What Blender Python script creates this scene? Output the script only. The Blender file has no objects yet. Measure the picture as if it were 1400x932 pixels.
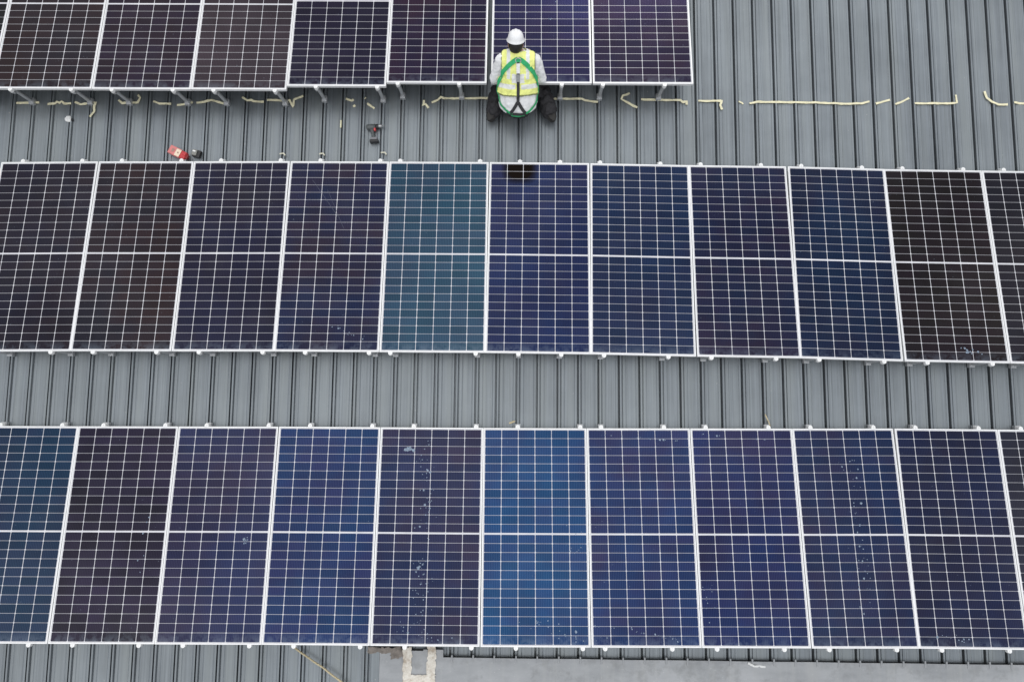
import bpy, bmesh, math, random
from mathutils import Vector, Matrix, noise
from mathutils.bvhtree import BVHTree
random.seed(7)
R = math.radians
scene = bpy.context.scene
C = scene.collection

# ------------------------------------------------------------------ camera
cam = bpy.data.cameras.new("camera")
cam.sensor_fit = 'HORIZONTAL'; cam.sensor_width = 36.0
cam.lens = 949.1 / 1400 * 36
cam.clip_start = .1; cam.clip_end = 3000
cam_ob = bpy.data.objects.new("camera", cam); C.objects.link(cam_ob)
CAM_ROT = (0.104643, 0.008574, 0.009414); CAM_H = 7.998
cam_ob.location = (0, 0, CAM_H); cam_ob.rotation_euler = CAM_ROT
scene.camera = cam_ob

# ------------------------------------------------------------------ world, sun, exposure
SUN_EL, SUN_ROT = R(31), R(10)
world = bpy.data.worlds.new("World"); scene.world = world; world.use_nodes = True
nt = world.node_tree; nt.nodes.clear()
out = nt.nodes.new('ShaderNodeOutputWorld'); bg = nt.nodes.new('ShaderNodeBackground')
sky = nt.nodes.new('ShaderNodeTexSky'); sky.sky_type = 'NISHITA'; sky.sun_disc = False
sky.sun_elevation = SUN_EL; sky.sun_rotation = SUN_ROT
sky.air_density = 1.0; sky.dust_density = 3.0
tc = nt.nodes.new('ShaderNodeTexCoord')
nz = nt.nodes.new('ShaderNodeTexNoise'); nz.inputs['Scale'].default_value = 2.6; nz.inputs['Detail'].default_value = 5
nz.inputs['Roughness'].default_value = .55
rp = nt.nodes.new('ShaderNodeValToRGB'); rp.color_ramp.elements[0].position = .18; rp.color_ramp.elements[1].position = .40
mx = nt.nodes.new('ShaderNodeMix'); mx.data_type = 'RGBA'
# overcast: cloud sheets of uneven thickness, three times brighter overhead than at the horizon
nz2 = nt.nodes.new('ShaderNodeTexNoise'); nz2.inputs['Scale'].default_value = 3.4; nz2.inputs['Detail'].default_value = 4; nz2.inputs['Roughness'].default_value = .5
r2 = nt.nodes.new('ShaderNodeValToRGB'); r2.color_ramp.elements[0].position = .34; r2.color_ramp.elements[1].position = .66
r2.color_ramp.elements[0].color = (.50, .55, .64, 1); r2.color_ramp.elements[1].color = (1.22, 1.21, 1.19, 1)
sep = nt.nodes.new('ShaderNodeSeparateXYZ')
cie = nt.nodes.new('ShaderNodeMapRange'); cie.inputs[1].default_value = 0; cie.inputs[2].default_value = 1; cie.inputs[3].default_value = 3.6; cie.inputs[4].default_value = 10.8
sc = nt.nodes.new('ShaderNodeMix'); sc.data_type = 'RGBA'; sc.blend_type = 'MULTIPLY'; sc.inputs['Factor'].default_value = 1
nt.links.new(tc.outputs['Generated'], nz2.inputs['Vector']); nt.links.new(nz2.outputs['Fac'], r2.inputs['Fac'])
nt.links.new(tc.outputs['Generated'], sep.inputs[0]); nt.links.new(sep.outputs[2], cie.inputs[0])
nt.links.new(r2.outputs['Color'], sc.inputs['A']); nt.links.new(cie.outputs[0], sc.inputs['B']); nt.links.new(sc.outputs['Result'], mx.inputs['B'])
nt.links.new(tc.outputs['Generated'], nz.inputs['Vector']); nt.links.new(nz.outputs['Fac'], rp.inputs['Fac'])
nt.links.new(rp.outputs['Color'], mx.inputs['Factor']); nt.links.new(sky.outputs['Color'], mx.inputs['A'])
nt.links.new(mx.outputs['Result'], bg.inputs['Color']); nt.links.new(bg.outputs['Background'], out.inputs['Surface'])
bg.inputs['Strength'].default_value = .13
sun = bpy.data.lights.new("sun", 'SUN'); sun.energy = 0.75; sun.angle = R(20); sun.color = (1, .97, .92)
sun_ob = bpy.data.objects.new("sun", sun); C.objects.link(sun_ob)
sd = Vector((math.sin(SUN_ROT) * math.cos(SUN_EL), math.cos(SUN_ROT) * math.cos(SUN_EL), math.sin(SUN_EL)))
sun_ob.rotation_euler = sd.to_track_quat('Z', 'Y').to_euler(); sun_ob.location = (0, 0, 20)
vs = scene.view_settings; vs.view_transform = 'Standard'; vs.look = 'None'; vs.gamma = 1; vs.exposure = 0.15
scene.render.engine = 'CYCLES'

# ------------------------------------------------------------------ helpers
def back(px, py, z=0.0):
    """where a line of sight of the photograph meets the level z"""
    M = cam_ob.rotation_euler.to_matrix()
    d = M @ Vector(((px - 700) / 949.1, -(py - 466) / 949.1, -1))
    t = (z - CAM_H) / d.z
    return Vector((d.x * t, d.y * t, z))

class Nodes:
    def __init__(s, name):
        s.m = bpy.data.materials.new(name); s.m.use_nodes = True
        s.t = s.m.node_tree; s.b = s.t.nodes['Principled BSDF']
    def n(s, typ, **kw):
        x = s.t.nodes.new('ShaderNode' + typ)
        for k, v in kw.items(): setattr(x, k, v)
        return x
    def put(s, sock, v):
        if isinstance(v, bpy.types.NodeSocket): s.t.links.new(v, sock)
        else: sock.default_value = v
    def math(s, op, a, b=None, c=None, clamp=False):
        x = s.n('Math', operation=op, use_clamp=clamp)
        s.put(x.inputs[0], a)
        if b is not None: s.put(x.inputs[1], b)
        if c is not None: s.put(x.inputs[2], c)
        return x.outputs[0]
    def mix(s, f, a, b, blend='MIX'):
        x = s.n('Mix', data_type='RGBA', blend_type=blend)
        s.put(x.inputs['Factor'], f); s.put(x.inputs['A'], a); s.put(x.inputs['B'], b)
        return x.outputs['Result']
    def noise(s, vec, scale, detail=3, rough=.5, dim='3D'):
        x = s.n('TexNoise'); x.noise_dimensions = dim
        x.inputs['Scale'].default_value = scale; x.inputs['Detail'].default_value = detail; x.inputs['Roughness'].default_value = rough
        s.t.links.new(vec, x.inputs['Vector']); return x.outputs['Fac']
    def ramp(s, f, lo, hi):
        x = s.n('MapRange', clamp=True); s.put(x.inputs[0], f); x.inputs[1].default_value = lo; x.inputs[2].default_value = hi
        return x.outputs[0]
    def coord(s, scale=None, which='Object'):
        x = s.n('TexCoord').outputs[which]
        if scale:
            m = s.n('Mapping'); m.inputs['Scale'].default_value = scale; s.t.links.new(x, m.inputs['Vector']); x = m.outputs[0]
        return x
    def bump(s, h, strength, dist=.01):
        b = s.n('Bump'); b.inputs['Strength'].default_value = strength; b.inputs['Distance'].default_value = dist
        s.put(b.inputs['Height'], h); s.t.links.new(b.outputs[0], s.b.inputs['Normal'])
    def set(s, **kw):
        nm = {'color': 'Base Color', 'rough': 'Roughness', 'metal': 'Metallic', 'spec': 'Specular IOR Level', 'coat': 'Coat Weight', 'coat_rough': 'Coat Roughness'}
        for k, v in kw.items(): s.put(s.b.inputs[nm[k]], v)
        return s.m

def c4(*c): return (*c, 1) if len(c) == 3 else (*c[0], 1)

def simple(name, col, rough=.5, metal=0.0, var=.15, scale=30, bump=0.0):
    k = Nodes(name); co = k.coord()
    f = k.noise(co, scale, 4, .6)
    col2 = tuple(c * (1 - var) for c in col); col3 = tuple(min(1, c * (1 + var * .6)) for c in col)
    k.set(color=k.mix(k.ramp(f, .3, .7), c4(col2), c4(col3)), rough=rough, metal=metal)
    if bump: k.bump(f, bump, .004)
    return k.m

def link(name, me, mat=None, parent=None):
    o = bpy.data.objects.new(name, me); C.objects.link(o)
    if mat is not None and not me.materials: me.materials.append(mat)
    if parent is not None: o.parent = parent
    return o
def bm_obj(name, bm, mat, parent=None, smooth=False):
    me = bpy.data.meshes.new(name); bmesh.ops.recalc_face_normals(bm, faces=bm.faces[:]); bm.to_mesh(me); bm.free()
    if smooth:
        for p in me.polygons: p.use_smooth = True
    return link(name, me, mat, parent)
def tag(o, label=None, cat=None, group=None, kind=None):
    if label: o['label'] = label
    if cat: o['category'] = cat
    if group: o['group'] = group
    if kind: o['kind'] = kind
    return o
def empty(name, loc=(0, 0, 0), rot=(0, 0, 0)):
    o = bpy.data.objects.new(name, None); C.objects.link(o); o.empty_display_size = .1
    o.location = loc; o.rotation_euler = rot
    return o
def add_box(bm, c, s, rot=None, bevel=0.0):
    r = bmesh.ops.create_cube(bm, size=1.0); v = r['verts']
    bmesh.ops.scale(bm, vec=s, verts=v)
    if bevel:
        es = list({e for x in v for e in x.link_edges})
        rb = bmesh.ops.bevel(bm, geom=es, offset=bevel, segments=2, affect='EDGES', profile=.6)
        v = list({x for f in rb['faces'] for x in f.verts} | {x for x in v if x.is_valid})
    if rot is not None: bmesh.ops.rotate(bm, cent=(0, 0, 0), matrix=rot, verts=v)
    bmesh.ops.translate(bm, vec=c, verts=v)
    return v
def frame_axes(t):
    t = t.normalized(); up = Vector((0, 0, 1)) if abs(t.z) < .9 else Vector((1, 0, 0))
    a = t.cross(up).normalized(); return a, a.cross(t).normalized()
def add_capsule(bm, p0, p1, r0, r1, seg=16, flat=None):
    """tapered limb with round ends"""
    p0, p1 = Vector(p0), Vector(p1); ax = p1 - p0; L = ax.length; ax = ax / L if L > 1e-6 else Vector((0, 0, 1))
    u, v = frame_axes(ax); rings = []
    for k in range(1, 5): a = -math.pi / 2 + k * math.pi / 10; rings.append((p0 + ax * r0 * math.sin(a), r0 * math.cos(a)))
    rings.append((p0, r0)); rings.append((p1, r1))
    for k in range(1, 5): a = k * math.pi / 10; rings.append((p1 + ax * r1 * math.sin(a), r1 * math.cos(a)))
    loops = [[bm.verts.new(c + (u * math.cos(2 * math.pi * i / seg) + v * math.sin(2 * math.pi * i / seg)) * r) for i in range(seg)] for c, r in rings]
    for a, b in zip(loops, loops[1:]):
        for i in range(seg): bm.faces.new((a[i], a[(i + 1) % seg], b[(i + 1) % seg], b[i]))
    bm.faces.new(loops[0][::-1]); bm.faces.new(loops[-1])
def add_ellipsoid(bm, c, r, rot=None, seg=24):
    res = bmesh.ops.create_uvsphere(bm, u_segments=seg, v_segments=seg // 2, radius=1); v = res['verts']
    bmesh.ops.scale(bm, vec=r, verts=v)
    if rot is not None: bmesh.ops.rotate(bm, cent=(0, 0, 0), matrix=rot, verts=v)
    bmesh.ops.translate(bm, vec=c, verts=v)
def add_loft(bm, st, seg=28):
    """st: (centre, u axis, v axis, a, b)"""
    loops = [[bm.verts.new(c + u * a * math.cos(2 * math.pi * i / seg) + v * b * math.sin(2 * math.pi * i / seg)) for i in range(seg)] for c, u, v, a, b in st]
    for a, b in zip(loops, loops[1:]):
        for i in range(seg): bm.faces.new((a[i], a[(i + 1) % seg], b[(i + 1) % seg], b[i]))
    bm.faces.new(loops[0][::-1]); bm.faces.new(loops[-1])
def add_tube(bm, pts, r, seg=8):
    pts = [Vector(p) for p in pts]; loops = []
    for i, p in enumerate(pts):
        t = (pts[min(i + 1, len(pts) - 1)] - pts[max(i - 1, 0)]); u, v = frame_axes(t)
        loops.append([bm.verts.new(p + (u * math.cos(2 * math.pi * k / seg) + v * math.sin(2 * math.pi * k / seg)) * r) for k in range(seg)])
    for a, b in zip(loops, loops[1:]):
        for i in range(seg): bm.faces.new((a[i], a[(i + 1) % seg], b[(i + 1) % seg], b[i]))
    bm.faces.new(loops[0][::-1]); bm.faces.new(loops[-1])
def add_ribbon(bm, pts, nrm, w, th):
    """flat strap: points, normals (outwards), width, thickness"""
    pts = [Vector(p) for p in pts]; loops = []
    for i, p in enumerate(pts):
        t = (pts[min(i + 1, len(pts) - 1)] - pts[max(i - 1, 0)]).normalized(); n = nrm[i]
        s = t.cross(n).normalized(); n = s.cross(t).normalized(); ww = w[i] if isinstance(w, list) else w
        loops.append([bm.verts.new(q) for q in (p - s * ww / 2, p + s * ww / 2, p + s * ww / 2 * .96 + n * th, p - s * ww / 2 * .96 + n * th)])
    for a, b in zip(loops, loops[1:]):
        for i in range(4): bm.faces.new((a[i], a[(i + 1) % 4], b[(i + 1) % 4], b[i]))
    bm.faces.new(loops[0][::-1]); bm.faces.new(loops[-1])
def lathe(bm, prof, seg=32, M=None):
    loops = [[bm.verts.new((r * math.cos(2 * math.pi * i / seg), r * math.sin(2 * math.pi * i / seg), z)) for i in range(seg)] for r, z in prof]
    for a, b in zip(loops, loops[1:]):
        for i in range(seg): bm.faces.new((a[i], a[(i + 1) % seg], b[(i + 1) % seg], b[i]))
    bm.faces.new(loops[0][::-1]); bm.faces.new(loops[-1])
    if M is not None:
        for l in loops:
            for x in l: x.co = M @ x.co
def resample(pts, step):
    pts = [Vector(p) for p in pts]; o = [pts[0]]
    for a, b in zip(pts, pts[1:]):
        n = max(1, int((b - a).length / step))
        for k in range(1, n + 1): o.append(a.lerp(b, k / n))
    return o
def remeshed(name, bm, voxel, smooth_it=4, clouds=0.0, cloud_size=.08):
    """one continuous surface out of overlapping limbs"""
    me = bpy.data.meshes.new(name); bmesh.ops.recalc_face_normals(bm, faces=bm.faces[:]); bm.to_mesh(me); bm.free()
    o = bpy.data.objects.new(name, me); C.objects.link(o)
    m = o.modifiers.new('r', 'REMESH'); m.mode = 'VOXEL'; m.voxel_size = voxel
    s = o.modifiers.new('s', 'SMOOTH'); s.factor = .5; s.iterations = smooth_it
    if clouds:
        tx = bpy.data.textures.new(name + '_folds', 'CLOUDS'); tx.noise_scale = cloud_size; tx.noise_depth = 2
        d = o.modifiers.new('d', 'DISPLACE'); d.texture = tx; d.strength = clouds; d.texture_coords = 'GLOBAL'; d.mid_level = .5
    bpy.context.view_layer.update()
    ev = o.evaluated_get(bpy.context.evaluated_depsgraph_get())
    res = bpy.data.meshes.new_from_object(ev); res.name = name
    bpy.data.objects.remove(o); bpy.data.meshes.remove(me)
    for p in res.polygons: p.use_smooth = True
    return res

# ------------------------------------------------------------------ materials
def mat_roof(name, base, streak=True):
    k = Nodes(name)
    st = k.noise(k.coord((34, .35, 1)), 1.0, 5, .65)
    st2 = k.noise(k.coord((120, 1.2, 1)), 1.0, 3, .6)
    bl = k.noise(k.coord(), 1.1, 5, .6)
    wash = k.noise(k.coord((6, .18, 1)), 1.0, 2, .5)
    f = k.math('ADD', k.math('MULTIPLY', k.ramp(st, .28, .72), .45), k.math('MULTIPLY', k.ramp(bl, .3, .7), .3))
    f = k.math('ADD', f, k.math('MULTIPLY', k.ramp(st2, .3, .7), .25))
    col = k.mix(f, c4(tuple(x * .52 for x in base)), c4(tuple(x * 1.42 for x in base)))
    col = k.mix(k.math('MULTIPLY', k.ramp(wash, .45, .7), .5), col, c4(base[0] * 1.22, base[1] * 1.20, base[2] * 1.12))
    spk = k.noise(k.coord(), 26, 2, .5)                     # pale droppings and scuffs
    col = k.mix(k.math('MULTIPLY', k.ramp(spk, .735, .77), .35), col, c4(.5, .5, .47))
    k.set(color=col, rough=k.math('ADD', k.math('MULTIPLY', bl, .2), .26), spec=.5, metal=.55)
    k.bump(st, .12, .003)
    return k.m
M_roof = mat_roof('painted_steel', (.212, .234, .250))
def mat_flashing():
    k = Nodes('flashing_steel')
    bl = k.noise(k.coord((1, 2.2, 1)), 1.7, 6, .62); fine = k.noise(k.coord(), 40, 3, .6)
    col = k.mix(k.ramp(bl, .3, .72), c4(.25, .26, .27), c4(.40, .41, .42))
    col = k.mix(k.math('MULTIPLY', k.ramp(fine, .66, .72), .5), col, c4(.6, .6, .58))
    spill = k.noise(k.coord(), 4.5, 6, .7); col = k.mix(k.math('MULTIPLY', k.ramp(spill, .52, .64), .55), col, c4(.22, .225, .225))
    wash = k.noise(k.coord((9, .6, 1)), 1.0, 4, .6); col = k.mix(k.math('MULTIPLY', k.ramp(wash, .5, .7), .3), col, c4(.44, .44, .42))
    k.set(color=col, rough=.42, spec=.5); k.bump(bl, .25, .02)
    return k.m
M_flash = mat_flashing()
M_alu = simple('anodised_aluminium', (.80, .80, .80), .36, .25, .07, 14)
M_rail = simple('raw_aluminium', (.52, .53, .54), .42, .55, .18, 22)
M_clamp = simple('bright_aluminium', (.80, .80, .79), .36, .15, .1, 25)
M_black = simple('black_plastic', (.018, .018, .02), .45, 0, .3, 40)
M_back = simple('white_backsheet', (.6, .6, .6), .6, 0, .05, 5)

CW, CH = 1.148, 2.279        # panel outside size
LIP = .0150
def mat_cells():
    k = Nodes('solar_cells')
    xyz = k.n('SeparateXYZ'); k.t.links.new(k.coord(), xyz.inputs[0])
    x, y = xyz.outputs[0], xyz.outputs[1]
    W, Hh = CW - 2 * LIP - .010, CH - 2 * LIP - .014
    cw = W / 6; mid = .016; chh = (Hh - mid) / 24
    # columns
    u = k.math('DIVIDE', k.math('ADD', x, W / 2), cw)
    fu = k.math('FRACT', u); du = k.math('MULTIPLY', k.math('MINIMUM', fu, k.math('SUBTRACT', 1.0, fu)), cw)
    ya = k.math('SUBTRACT', k.math('ABSOLUTE', y), mid / 2)
    v = k.math('DIVIDE', ya, chh); fv = k.math('FRACT', v)
    dv = k.math('MULTIPLY', k.math('MINIMUM', fv, k.math('SUBTRACT', 1.0, fv)), chh)
    lx = k.math('LESS_THAN', du, .0026)
    ly = k.math('LESS_THAN', dv, .0024)
    lm = k.math('LESS_THAN', ya, .0)
    dia = k.math('LESS_THAN', k.math('ADD', du, dv), .0105)
    ox = k.math('GREATER_THAN', k.math('ABSOLUTE', x), W / 2)
    oy = k.math('GREATER_THAN', k.math('ABSOLUTE', y), Hh / 2)
    ln = k.math('MAXIMUM', k.math('MAXIMUM', lx, dia), k.math('MAXIMUM', lm, k.math('MAXIMUM', ox, oy)))
    ln = k.math('MAXIMUM', ln, k.math('MULTIPLY', ly, .54))
    # colours of the coating: one per panel, with patches and cell to cell changes
    oi = k.n('ObjectInfo')
    at = k.n('Attribute', attribute_type='OBJECT', attribute_name='second_tint')
    off = k.n('VectorMath', operation='ADD'); k.t.links.new(k.coord(), off.inputs[0])
    cmb = k.n('CombineXYZ'); k.put(cmb.inputs[2], k.math('MULTIPLY', oi.outputs['Random'], 60.0)); k.t.links.new(cmb.outputs[0], off.inputs[1])
    patch = k.noise(off.outputs[0], 1.25, 3, .55)
    cell = k.n('CombineXYZ'); k.put(cell.inputs[0], k.math('FLOOR', u)); k.put(cell.inputs[1], k.math('FLOOR', k.math('DIVIDE', y, chh)))
    k.put(cell.inputs[2], k.math('MULTIPLY', oi.outputs['Random'], 90.0))
    wn = k.n('TexWhiteNoise'); wn.noise_dimensions = '3D'; k.t.links.new(cell.outputs[0], wn.inputs['Vector'])
    f = k.math('ADD', patch, k.math('MULTIPLY', k.math('SUBTRACT', wn.outputs['Value'], .5), .16))
    col = k.mix(k.ramp(f, .32, .66), oi.outputs['Color'], at.outputs['Color'])
    hv = k.n('HueSaturation'); k.t.links.new(col, hv.inputs['Color'])
    k.put(hv.inputs['Value'], k.math('ADD', .48, k.math('MULTIPLY', wn.outputs['Value'], .22)))
    # thin silver fingers
    fb = k.math('FRACT', k.math('MULTIPLY', fu, 10.0)); bus = k.math('LESS_THAN', k.math('ABSOLUTE', k.math('SUBTRACT', fb, .5)), .10)
    hb = k.n('HueSaturation'); k.t.links.new(hv.outputs['Color'], hb.inputs['Color']); hb.inputs['Value'].default_value = 1.75; hb.inputs['Saturation'].default_value = .85
    cellcol = k.mix(k.math('MULTIPLY', bus, .8), hv.outputs['Color'], hb.outputs['Color'])
    hv.inputs['Saturation'].default_value = 1.04
    # dark mirror reflection painted into the top cells of one module
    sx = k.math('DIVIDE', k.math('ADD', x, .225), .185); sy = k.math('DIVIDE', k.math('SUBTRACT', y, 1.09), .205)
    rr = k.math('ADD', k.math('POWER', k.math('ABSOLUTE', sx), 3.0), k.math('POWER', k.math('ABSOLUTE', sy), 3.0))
    black = k.math('MULTIPLY', k.ramp(rr, 1.7, .35), k.n('Attribute', attribute_type='OBJECT', attribute_name='painted_reflection').outputs['Fac'])
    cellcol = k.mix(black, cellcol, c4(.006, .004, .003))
    # dust film, heavier in streaks and where rain leaves it at the lower frame
    dn = k.noise(off.outputs[0], 9, 6, .7); dn2 = k.noise(off.outputs[0], 2.2, 4, .6)
    low = k.math('MULTIPLY', k.ramp(k.math('ADD', y, k.math('MULTIPLY', dn, .22)), -CH / 2 + .25, -CH / 2 + .10), k.ramp(dn, .44, .62))
    dust = k.math('ADD', k.math('MULTIPLY', k.ramp(dn2, .45, .8), .012), k.math('MULTIPLY', low, .20))
    spn = k.noise(off.outputs[0], 38, 3, .6)
    dust = k.math('ADD', dust, k.math('MULTIPLY', k.ramp(spn, .71, .77), .22), clamp=True)
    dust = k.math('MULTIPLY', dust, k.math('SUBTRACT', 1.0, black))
    col = k.mix(dust, cellcol, c4(.42, .52, .64))
    col = k.mix(ln, col, k.mix(k.ramp(dn2, .3, .7), c4(.52, .52, .55), c4(.70, .70, .72)))
    metal = k.math('MULTIPLY', k.math('SUBTRACT', 1.0, ln), k.math('SUBTRACT', .92, dust))
    k.set(color=col, metal=metal, rough=k.math('ADD', .17, k.math('MULTIPLY', ln, .33)), spec=.3)
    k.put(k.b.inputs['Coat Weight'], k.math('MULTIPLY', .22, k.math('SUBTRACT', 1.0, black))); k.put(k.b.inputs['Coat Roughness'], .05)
    return k.m
M_cells = mat_cells()
M_spots = simple('dried_droppings', (.22, .28, .36), .8, 0, .5, 60)

# ------------------------------------------------------------------ ground far below, roof
bm = bmesh.new(); bmesh.ops.create_grid(bm, x_segments=1, y_segments=1, size=900)
g = bm_obj('ground', bm, simple('yard_ground', (.16, .16, .15), .9, 0, .3, .4)); g.location = (0, 0, -7); tag(g, kind='structure')

RP = .2352                    # distance between seams
RIBH = .015
PROFILE = [(-.066, 0), (-.060, .003), (-.054, 0), (-.0335, 0), (-.0315, -.050), (-.0135, -.052), (-.0115, .008), (-.0105, RIBH - .002), (-.008, RIBH),
           (.008, RIBH), (.0105, RIBH - .002), (.012, .002), (.017, -.009), (.021, -.009), (.026, 0), (.056, 0), (.062, .003), (.068, 0), (.110, 0)]
def roof_sheet(bm, i0, i1, y0, y1, ny=10):
    rows = []
    xs = [(i * RP + dx, z) for i in range(i0, i1) for dx, z in PROFILE]
    for j in range(ny + 1):
        y = y0 + (y1 - y0) * j / ny
        rows.append([bm.verts.new((x, y, z)) for x, z in xs])
    for a, b in zip(rows, rows[1:]):
        for i in range(len(a) - 1): bm.faces.new((a[i], a[i + 1], b[i + 1], b[i]))
YE = -2.62                    # where the flashing starts to cover the sheets
bm = bmesh.new()
roof_sheet(bm, -62, 63, -6.0, 16.0, 44)
roof = bm_obj('roof', bm, M_roof); tag(roof, kind='structure')

# ------------------------------------------------------------------ flashing that caps the sheets at the lower right
ZF = .052
fl = empty('flashing_sheet', (2.0, -2.7, 0)); tag(fl, 'flat pale grey flashing sheet covering the rib ends along the bottom edge of the roof', 'flashing')
def on(parent, o):
    o.parent = parent; o.matrix_parent_inverse = Matrix.Translation(-Vector(parent.location)); return o
bm = bmesh.new()
outline = [(-1.50, -6.0), (-1.50, -2.60), (-1.02, -2.60), (-1.02, -2.585), (-.80, -2.585), (-.80, -2.665)]
xr = -.80
while xr < 14: xr += .5; outline.append((xr, -2.665 + random.uniform(-.004, .004)))
outline.append((14.3, -6.0))
bot = [bm.verts.new((x, y, ZF - .004)) for x, y in outline]; top = [bm.verts.new((x, y, ZF)) for x, y in outline]
bm.faces.new(top); bm.faces.new(bot[::-1])
for i in range(len(top)): bm.faces.new((bot[i], bot[(i + 1) % len(top)], top[(i + 1) % len(top)], top[i]))
on(fl, bm_obj('cover_sheet', bm, M_flash))
bm = bmesh.new(); add_box(bm, (6.75, -2.673, .0230), (15.1, .010, .046)); on(fl, bm_obj('gap_shade_strip', bm, M_black))  # black strips stand in for the shade under the sheet edge
bm = bmesh.new(); add_box(bm, (-1.15, -2.600, .0230), (.69, .010, .046)); on(fl, bm_obj('gap_shade_strip', bm, M_black))
tab_me = None                                                # the ends of the seams show through as small folded tabs
for i in range(-3, 60):
    x = i * RP + random.uniform(-.003, .003)
    if x > 6.4: break
    if tab_me is None:
        bm = bmesh.new(); add_box(bm, (0, 0, 0), (.018, .075, .018), bevel=.003); tab = on(fl, bm_obj('seam_tab', bm, M_flash)); tab_me = tab.data
    else: tab = on(fl, link('seam_tab', tab_me))
    tab.location = (x, -2.672 - random.uniform(0, .008), ZF - .003)
bm = bmesh.new()                                             # side strip where it steps down on to the sheets
add_box(bm, (-1.58, -4.3, .023), (.012, 3.4, .048), rot=None)
add_box(bm, (-1.545, -4.3, ZF - .001), (.085, 3.4, .004))
on(fl, bm_obj('side_strip', bm, M_roof))

# cream sealant around the joint
def mat_seal():
    k = Nodes('cream_sealant'); a = k.noise(k.coord(), 9, 6, .7); b = k.noise(k.coord(), 26, 5, .7)
    col = k.mix(k.ramp(b, .35, .65), c4(.62, .57, .49), c4(.80, .76, .68))
    col = k.mix(k.math('MULTIPLY', k.ramp(a, .50, .66), .75), col, c4(.36, .28, .20))
    k.set(color=col, rough=.8); k.bump(b, .5, .006); return k.m
M_seal = mat_seal()
M_stain = simple('rusty_grime', (.245, .215, .19), .9, 0, .4, 16)
def ragged(bm, x0, x1, y0, y1, z, amp, th=.006):
    pts = []
    n = 14
    for i in range(n): pts.append((x0 + (x1 - x0) * i / n, y0))
    for i in range(n): pts.append((x1, y0 + (y1 - y0) * i / n))
    for i in range(n): pts.append((x1 - (x1 - x0) * i / n, y1))
    for i in range(n): pts.append((x0, y1 - (y1 - y0) * i / n))
    pts = [(x + random.uniform(-amp, amp), y + random.uniform(-amp, amp)) for x, y in pts]
    b = [bm.verts.new((x, y, z)) for x, y in pts]; t = [bm.verts.new((x, y, z + th + random.uniform(-.0015, .0015))) for x, y in pts]
    bm.faces.new(t); bm.faces.new(b[::-1])
    for i in range(len(b)): bm.faces.new((b[i], b[(i + 1) % len(b)], t[(i + 1) % len(b)], t[i]))
def span(px0, px1, py0, py1, z):
    a, b = back(px0, py1, z), back(px1, py0, z); return a.x, b.x, a.y, b.y
bm = bmesh.new(); z = ZF + .003
ragged(bm, *span(550, 563.5, 884, 940, z), z, .009); ragged(bm, *span(583.5, 596, 881, 923, z), z + .0012, .010)
ragged(bm, *span(553, 595, 922, 941, z), z + .0026, .006)
se = bm_obj('sealant_patch', bm, M_seal); tag(se, 'cream sealant strips smeared in an H shape over the grey flashing joint', 'sealant patch')
bm = bmesh.new()
ragged(bm, *span(503, 549, 884.5, 892, .06), ZF + .0015, .016, .002); ragged(bm, *span(535, 552, 889, 899, .06), ZF + .0025, .020, .002)
gs = bm_obj('grime_patch', bm, M_stain); tag(gs, 'brown rusty grime patch beside the cream sealant under the bottom panel row', 'grime patch')

# ------------------------------------------------------------------ solar panels
def lin(r, g, b):
    f = lambda c: ((c / 255 + .055) / 1.055) ** 2.4 if c > 10 else c / 255 / 12.92
    return (f(r), f(g), f(b))
def panel_meshes():
    bm = bmesh.new(); t, h = LIP, .035
    w, l = CW / 2, CH / 2
    def ring(z, iw): return [bm.verts.new((sx * (w - iw), sy * (l - iw), z)) for sx, sy in ((-1, -1), (1, -1), (1, 1), (-1, 1))]
    r = [ring(-h, .0), ring(-.0015, .0), ring(0, .0015), ring(0, t - .002), ring(-.0045, t), ring(-.028, t), ring(-h, .028)]
    for a, b in zip(r, r[1:] + r[:1]):
        for i in range(4): bm.faces.new((a[i], a[(i + 1) % 4], b[(i + 1) % 4], b[i]))
    fr = bpy.data.meshes.new('frame'); bmesh.ops.recalc_face_normals(bm, faces=bm.faces[:]); bm.to_mesh(fr); bm.free(); fr.materials.append(M_alu)
    bm = bmesh.new()
    add_box(bm, (0, 0, -.0065), (CW - 2 * LIP - .001, CH - 2 * LIP - .001, .006))
    gl = bpy.data.meshes.new('cell_sheet'); bm.to_mesh(gl); bm.free(); gl.materials.append(M_cells); gl.materials.append(M_back)
    for p in gl.polygons:
        if p.normal.z < .5: p.material_index = 1
    return fr, gl
FR, GL = panel_meshes()

ROWS = {  # boundaries between neighbouring panels (x, sideways drift of the row), top edge y and z, tilt
 'top': dict(y=5.989, z=.0976, t=.13202, b=[(-7.25, .056), (-6.10, .056), (-4.942, .056), (-3.792, .056), (-2.690, .056), (-1.545, .006), (-.367, -.036), (.819, -.036), (1.975, -.034)]),
 'middle': dict(y=2.918, z=.1028, t=.12759, b=[(-6.122, .016), (-4.971, 0), (-3.845, -.008), (-2.704, -.017), (-1.538, -.019), (-.365, -.021), (.807, -.015), (1.966, .001), (3.107, .009), (4.233, .034), (5.376, .045), (6.53, .055)]),
 'bottom': dict(y=-.156, z=.0996, t=.1221, b=[(-6.14, .036), (-4.981, .029), (-3.842, .02), (-2.703, .011), (-1.548, .007), (-.385, .004), (.783, -.003), (1.948, -.013), (3.096, -.022), (4.23, -.034), (5.381, -.034), (6.53, -.034)]),
}
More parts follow.
